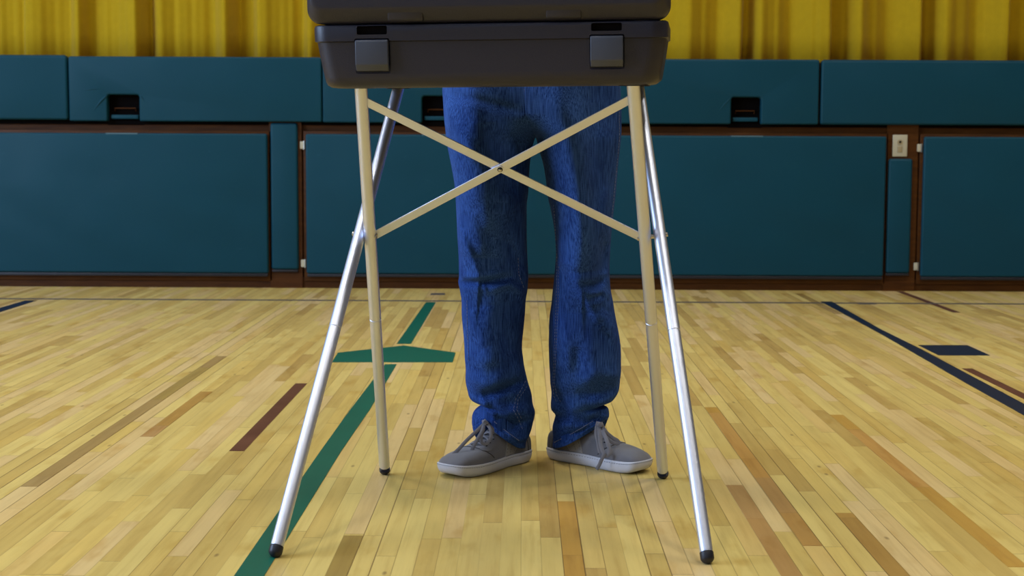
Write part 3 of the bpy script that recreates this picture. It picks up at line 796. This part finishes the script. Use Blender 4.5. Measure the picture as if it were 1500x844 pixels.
# ------------------------------------------------------------------ shoes
SL = .288
WT = [(0,.0),(.012,.014),(.04,.025),(.10,.0325),(.2,.0355),(.35,.0350),(.5,.0390),(.65,.0465),(.75,.0480),(.85,.0450),(.90,.0400),(.93,.0330),(.975,.0200),(.994,.009),(1,.0)]
CT = [(0,0),(.3,.001),(.5,-.002),(.75,.000),(1,.006)]      # centre line shift towards the inner side
HT = [(0,.058),(.03,.066),(.12,.074),(.24,.082),(.32,.094),(.38,.098),(.46,.086),(.56,.0715),(.64,.0630),(.68,.0600),(.76,.0570),(.84,.0530),(.90,.0485),(.95,.0420),(.98,.036),(1,.029)]
ZS = .022
def make_shoe(heel, toe, inner, name_label):
    """heel/toe: floor points of the two ends; inner = +1/-1 side of the big toe"""
    f = (toe-heel); f.z = 0; L = f.length; f.normalize(); r = Vector((f.y, -f.x, 0))
    k = L/SL
    def W3(a, b, c): return pl(heel + f*(a*L) + r*b + Vector((0, 0, c)))
    def cen(s): return inner*interp(CT, s)
    def hw(s):
        if s > .90: return max(.0005, crom(WT, .90)*1.04*math.sqrt(max(0, 1-((s-.90)/.10)**2)))
        if s < .07: return max(.0005, crom(WT, .07)*math.sqrt(max(0, 1-((.07-s)/.07)**2)))
        return crom(WT, s)
    def tz(s): return .0105*max(0, (s-.78)/.22)**2.6 + .002*max(0, (.06-s)/.06)     # toe spring
    def stat(n): return [.5-.5*math.cos(PI*i/n) for i in range(n+1)]
    def outline(ins, z, n=40):
        pts = []
        S = stat(n); k_ = 1+2*ins/SL; kw = 1+ins/.045
        for sd_, SS in ((1, S), (-1, S[-2:0:-1])):
            for s in SS: pts.append((.5+(s-.5)*k_, cen(s) + sd_*max(.0003, hw(s)*kw), z))
        return [W3(a, b, z_ + tz(min(1, max(0, a)))*lerp(1.5, .45, min(1, max(0, z_/.029)))) for a, b, z_ in pts]
    zt = .029
    bm = bmesh.new()
    rings(bm, [outline(-.011, 0), outline(-.006, .0008), outline(-.0022, .0045), outline(.0002, .010), outline(.0012, .016), outline(.0018, .0225), outline(.0010, .0232), outline(.0010, .0240), outline(.0018, .0247), outline(.0012, zt-.0008), outline(-.0004, zt), outline(-.004, zt-.0005), outline(-.008, zt-.004)], True, True)
    def S3(s, phi, lift=0):                   # upper surface; phi 0..1 across from -r side to +r side
        w = hw(s)-.0015; h = crom(HT, s); zb = ZS + tz(s)*.4
        # close smoothly at both ends
        e = min(1, (1-s)/.05) ; e2 = min(1, s/.03)
        hh = (h-zb)
        a = PI*phi; cx = -math.cos(a); sz = math.sin(a)
        ex = interp([(0,.75),(.3,.9),(.45,.95),(.7,.80),(1,.75)], s)
        ez = interp([(0,.45),(.3,.75),(.5,.80),(.72,.62),(1,.6)], s)
        b = cen(s) + w*math.copysign(abs(cx)**ex, cx)*lerp(1, .86, sz**2*interp([(0,.2),(.3,1),(.6,.5),(1,0)], s)); c = zb + hh*sz**ez
        return s, b, c
    def SP(s, phi, lift=0):
        p = Vector(W3(*S3(s, phi)))
        if lift:
            d = .004
            a = Vector(W3(*S3(min(1, s+d), phi))) - Vector(W3(*S3(max(0, s-d), phi)))
            b = Vector(W3(*S3(s, min(1, phi+d)))) - Vector(W3(*S3(s, max(0, phi-d))))
            n = b.cross(a); n.normalize()
            c = Vector(W3(s, cen(s), .03))
            if n.dot(p-c) < 0: n = -n
            p = p + n*lift
        return p
    NS = 56; NP = 36
    bm2 = bmesh.new()
    rs = [[SP(s, j/NP) for j in range(NP+1)] for s in stat(NS)]
    rings(bm2, rs, False, False, closed=False)
    shoe = obj('shoe', bm2, 'suede', person, sharp=180)
    shoe['label'] = name_label
    obj('sole', bm, 'sole', shoe, sharp=50)['label'] = 'white rubber cup sole'
    # toe bumper line of stitches in the groove of the sole
    bm = bmesh.new(); o1 = outline(.0021, .0236, 110)
    for i in range(0, len(o1), 2):
        tube(bm, [o1[i], o1[i].lerp(o1[(i+1) % len(o1)], .7)], .0005, 5)
    obj('sole_stitching', bm, 'suede_dark', shoe)
    def patch(name, m, fn, nu, nv, lift=.0012, parent=shoe, th=.0012):
        bm = bmesh.new()
        g = [[SP(*fn(i/nu, j/nv), lift) for j in range(nv+1)] for i in range(nu+1)]
        g2 = [[SP(*fn(i/nu, j/nv), lift-th) for j in range(nv+1)] for i in range(nu+1)]
        A = [[bm.verts.new(p) for p in r_] for r_ in g]; B = [[bm.verts.new(p) for p in r_] for r_ in g2]
        for i in range(nu):
            for j in range(nv):
                bm.faces.new((A[i][j], A[i+1][j], A[i+1][j+1], A[i][j+1])); bm.faces.new((B[i][j], B[i][j+1], B[i+1][j+1], B[i+1][j]))
        for i in range(nu):
            for j in (0, nv): bm.faces.new((A[i][j], A[i+1][j], B[i+1][j], B[i][j]))
        for j in range(nv):
            for i in (0, nu): bm.faces.new((A[i][j], A[i][j+1], B[i][j+1], B[i][j]))
        return obj(name, bm, m, parent, sharp=60)
    # eyelet facings left and right of the tongue, meeting over the toes
    for sd in (-1, 1):
        def fac(u_, v_, sd=sd):
            s = lerp(.33, .695, u_)
            inner_e = .5 - sd*lerp(.105, .13, u_)
            if u_ > .86: inner_e = lerp(inner_e, .5, ((u_-.86)/.14)**.7)
            outer_e = .5 - sd*lerp(.25, .31, u_)
            if u_ > .8: outer_e = lerp(outer_e, .5-sd*.20, ((u_-.8)/.2)**1.5)
            return s, lerp(inner_e, outer_e, v_)
        fc = patch('eyelet_facing', 'suede', fac, 30, 8, .0020, shoe, .0022)
        bm = bmesh.new()
        for q in range(6):
            s = lerp(.36, .62, q/5); p = SP(s, .5 - sd*lerp(.145,.17,q/5), .0018); n = (SP(s, .5 - sd*.155, .004)-SP(s, .5-sd*.155, .001)).normalized()
            tube(bm, [p, p+n*.0009], .0022, 10)
        obj('eyelet', bm, 'dark', fc)
    # tongue
    def tng(u_, v_): return lerp(.30, .66, u_), lerp(.40, .60, v_)
    patch('tongue', 'suede_dark', tng, 20, 8, .0009)
    # toe cap seam
    bm = bmesh.new()
    tube(bm, [SP(.70 + .05*abs(t)**1.3*0 - .10*abs(t)**2.2, .5+t*.44, .0006) for t in [i/20-1 for i in range(41)]], .0011, 6)
    obj('toe_seam', bm, 'suede_dark', shoe)
    # curved side stripe on both flanks
    for sd in (-1, 1):
        def strp(u_, v_, sd=sd):
            top = (crom([(0,.10),(.35,.22),(.7,.345),(1,.43)], u_), crom([(0,.30),(.35,.315),(.7,.235),(1,.02)], u_))
            bot = (crom([(0,.10),(.35,.155),(.7,.235),(1,.30)], u_), crom([(0,.285),(.35,.20),(.7,.10),(1,.02)], u_))
            s = lerp(top[0], bot[0], v_); ph = lerp(top[1], bot[1], v_)
            return s, (ph if sd < 0 else 1-ph)
        st = patch('side_stripe', 'suede_light', strp, 26, 8, .0016, shoe, .0016)
        bm = bmesh.new()
        for vv in (.12, .5, .88):
            for i in range(25): tube(bm, [SP(*strp(i/26+.01, vv), .0020), SP(*strp(i/26+.03, vv), .0020)], .0004, 5)
        obj('stripe_stitching', bm, 'suede_dark', st)
    # heel counter
    patch('heel_counter', 'suede_dark', lambda u_, v_: (lerp(.004, .13-.03*abs(v_-.5)*2, u_), lerp(.0, 1.0, v_)), 10, 30, .0012)
    # laces: crossed rows
    def ribbon(bm, pts, w=.0066, th=.0014, upv=None):
        pts = [Vector(p) for p in pts]
        # resample smooth
        P = []
        n = len(pts)
        for i in range(n-1):
            p0_, p1_, p2_, p3_ = pts[max(i-1,0)], pts[i], pts[i+1], pts[min(i+2,n-1)]
            for q in range(6):
                t = q/6
                P.append(.5*((2*p1_) + (p2_-p0_)*t + (2*p0_-5*p1_+4*p2_-p3_)*t*t + (-p0_+3*p1_-3*p2_+p3_)*t**3))
        P.append(pts[-1]); rs = []
        for i, p in enumerate(P):
            d = (P[min(i+1,len(P)-1)]-P[max(i-1,0)]).normalized()
            up = upv if upv is not None else Vector((0,-.5,1)); s = d.cross(up)
            if s.length < .2: s = d.cross(Vector((0,-1,.2)))
            s.normalize(); n_ = s.cross(d)
            rs.append([p+s*w/2, p+n_*th/2+s*w*.3, p+n_*th/2-s*w*.3, p-s*w/2, p-n_*th/2-s*w*.3, p-n_*th/2+s*w*.3])
        rings(bm, rs)
    bm = bmesh.new()
    for q in range(5):
        s0, s1 = lerp(.36,.62,q/5), lerp(.36,.62,(q+1)/5)
        for sd in (-1, 1):
            ribbon(bm, [SP(s1, .5-sd*.16, .002), SP(lerp(s1,s0,.25), .5-sd*.08, .0042+(sd>0)*.001), SP((s0+s1)/2, .5, .0050+(sd>0)*.0014), SP(lerp(s1,s0,.75), .5+sd*.08, .0042), SP(s0, .5+sd*.15, .002)], .0058, .0016, (SP(s0,.5,.01)-SP(s0,.5)).normalized())
    ribbon(bm, [SP(.63, .5-.16, .002), SP(.635, .5, .0048), SP(.63, .5+.16, .002)], .0058, .0016, (SP(.63,.5,.01)-SP(.63,.5)).normalized())
    obj('laces', bm, 'lace', shoe)
    return shoe, SP, W3, ribbon, hw
hR, tR = Vector((.010, 3.570, 0)), Vector((-.168, 3.344, 0))
hL, tL = Vector((.072, 3.600, 0)), Vector((.295, 3.410, 0))
shR, SPR, WR, rib, _ = make_shoe(hR, tR, 1, 'grey suede sneaker with white sole on the foot pointing left')
shL, SPL, WL, rib, _ = make_shoe(hL, tL, 1, 'grey suede sneaker with white sole on the foot pointing right')
# bows, measured in the picture and given their distance from the camera
def bow(shoe, strands, knot, up=Vector((0,-1,.25))):
    bm = bmesh.new()
    for w, pts in strands: rib(bm, [pl(at(*p)) for p in pts], w, .0016, up)
    k = pl(at(*knot)); tube(bm, [k+Vector((-.006,0,.004)), k+Vector((-.002,-.002,.002)), k+Vector((.003,-.002,-.002)), k+Vector((.006,0,-.004))], [.002,.0052,.0052,.002], 10)
    o = obj('lace_bow', bm, 'lace', shoe); return o
bow(shR, [(.0085, [(710,620,3.43),(700,630,3.415),(684,645,3.395),(673,657,3.385),(664,666,3.382)]),
          (.0085, [(710,618,3.43),(706,632,3.412),(698,646,3.40),(692,658,3.393),(690,665,3.39)]),
          (.0075, [(711,619,3.43),(718,628,3.417),(719,640,3.412),(713,650,3.408),(706,649,3.406),(705,640,3.41),(709,628,3.422)]),
          (.0070, [(709,615,3.44),(715,622,3.43),(722,630,3.43),(718,640,3.42)])], (710,619,3.425))
bow(shL, [(.0095, [(877,620,3.465),(878,636,3.44),(880,652,3.425),(884,664,3.415),(889,668,3.412),(893,661,3.414),(889,646,3.425),(882,630,3.448)]),
          (.0085, [(880,619,3.465),(887,632,3.45),(897,641,3.447),(905,646,3.445),(905,650,3.443),(895,647,3.442),(884,636,3.45)]),
          (.0085, [(886,664,3.412),(882,672,3.41),(878,681,3.41),(874,688,3.412)]),
          (.0080, [(876,618,3.47),(873,632,3.45),(876,650,3.43),(879,664,3.418)])], (879,622,3.455))

# ------------------------------------------------------------------ body under the clothes, shirt, hair
def skinned(name, V, E, root, m, parent, sub=2):
    me = bpy.data.meshes.new(name); me.from_pydata([pl(v[:3]) for v in V], E, [])
    o = bpy.data.objects.new(name, me); COL.objects.link(o); o.parent = parent
    md = o.modifiers.new('skin', 'SKIN'); md.use_smooth_shade = True
    for i, v in enumerate(V):
        sv = me.skin_vertices[0].data[i]; r = v[3]; sv.radius = (r, r) if not hasattr(r, '__len__') else r; sv.use_root = (i == root)
    ms = o.modifiers.new('sub', 'SUBSURF'); ms.levels = sub; ms.render_levels = sub
    bake(o); me = o.data
    me.materials.clear(); me.materials.append(M[m]); me.polygons.foreach_set('use_smooth', [True]*len(me.polygons))
    return o
V = []; E = []
def av(x, y, z, r, p=None):
    V.append((x, y, z, r)); 
    if p is not None: E.append((p, len(V)-1))
    return len(V)-1
hx = .022
pel = av(hx, 3.50, .96, (.13,.09))
w1 = av(hx, 3.50, 1.10, (.125,.085), pel); ch = av(hx, 3.50, 1.32, (.145,.095), w1); sh = av(hx, 3.50, 1.45, (.12,.07), ch)
nk = av(hx, 3.495, 1.53, .052, sh); hd = av(hx, 3.475, 1.60, (.062,.07), nk); h2 = av(hx, 3.465, 1.68, (.072,.085), hd); h3 = av(hx, 3.475, 1.75, (.06,.07), h2)
for sd, fx_, ax_, ay in ((-1, -.075, -.045, 3.515), (1, .135, .128, 3.545)):
    hp = av(hx+sd*.09, 3.50, .88, .066, pel); kn = av({-1:-.075,1:.125}[sd], 3.49, .50, .046, hp)
    cf = av({-1:-.068,1:.135}[sd], 3.51, .36, .044, kn); an = av(ax_, ay, .105, .036, cf)
    so = av(hx+sd*.19, 3.50, 1.42, .055, sh); el = av(hx+sd*.25, 3.46, 1.14, .042, so); wr = av(hx+sd*.13, 3.29, 1.055, .027, el)
    pa = av(hx+sd*.11, 3.235, 1.045, (.036,.016), wr); 
    for q, (dx, ln) in enumerate(((-.030,.070),(-.010,.080),(.010,.076),(.029,.060))):
        a = av(hx+sd*.11+dx, 3.20, 1.046, .0095, pa); b = av(hx+sd*.11+dx*1.1, 3.20-ln*.5, 1.044, .0088, a); c = av(hx+sd*.11+dx*1.1, 3.20-ln*.85, 1.028, .0075, b)
    a = av(hx+sd*.11-sd*.034, 3.25, 1.044, .0105, pa); b = av(hx+sd*.11-sd*.058, 3.225, 1.040, .0095, a); c = av(hx+sd*.11-sd*.066, 3.195, 1.032, .008, b)
nose = None
body = skinned('body', V, E, pel, 'skin', person)
bm = bmesh.new()
tube(bm, [pl((hx,3.385,1.685)), pl((hx,3.372,1.66)), pl((hx,3.366,1.645)), pl((hx,3.385,1.637))], [.006,.010,.013,.006], 10)
obj('nose', bm, 'skin', person)
for sd in (-1, 1):
    bm = bmesh.new(); bmesh.ops.create_uvsphere(bm, u_segments=12, v_segments=8, radius=.011, matrix=Matrix.Translation(pl((hx+sd*.031, 3.392, 1.688))))
    obj('eye', bm, 'cream', person)
bm = bmesh.new(); bmesh.ops.create_uvsphere(bm, u_segments=28, v_segments=18, radius=1, matrix=Matrix.Translation(pl((hx,3.495,1.735))) @ Matrix.Diagonal((.086,.102,.082,1)))
obj('hair', bm, 'hair', person)
V = []; E = []
b0 = av(hx, 3.50, 1.00, (.165,.125)); b1 = av(hx, 3.50, 1.12, (.150,.112), b0); b2 = av(hx, 3.50, 1.32, (.165,.115), b1); b3 = av(hx, 3.50, 1.45, (.13,.085), b2); b4 = av(hx, 3.495, 1.50, .062, b3)
for sd in (-1, 1):
    a = av(hx+sd*.20, 3.50, 1.42, .066, b3); b = av(hx+sd*.252, 3.46, 1.14, .053, a); c = av(hx+sd*.155, 3.325, 1.068, .037, b)
skinned('shirt', V, E, b0, 'shirt', person)

# ------------------------------------------------------------------ light
def area(name, loc, target, size, power, color, sy=None):
    d = bpy.data.lights.new(name, 'AREA'); d.energy = power; d.color = color; d.size = size
    if sy: d.shape = 'RECTANGLE'; d.size_y = sy
    o = bpy.data.objects.new(name, d); COL.objects.link(o); o.location = loc
    o.rotation_euler = (Vector(target)-Vector(loc)).to_track_quat('-Z', 'Y').to_euler(); return o
WARM = (1.0, .96, .86); COOL = (.50, .68, 1.0)
for x in (-5.4, -1.8, 1.8, 5.4):
    for y, e in ((-3.5, 26), (1.0, 80), (5.2, 80)):
        l = area('ceiling_lamp', (x, y, 6.3), (x, y, 0), .8, e, WARM); l.data.spread = math.radians(125)
area('side_window', (-8.8, 2.1, 3.0), (0, 3.3, .6), 5.5, 1600, COOL, 3.0)
area('rear_fill', (-4.0, -8.7, 4.9), (0, 3.4, .9), 6.0, 240, COOL, 2.8)  # cool fill added behind the camera to lift front-facing surfaces
wd = bpy.data.worlds.new('world'); scene.world = wd; wd.use_nodes = True
wd.node_tree.nodes['Background'].inputs[0].default_value = (.5,.55,.65,1); wd.node_tree.nodes['Background'].inputs[1].default_value = .03
vs = scene.view_settings
vs.view_transform = 'Standard'; vs.look = 'None'; vs.gamma = 1; vs.use_curve_mapping = False; vs.exposure = -0.7
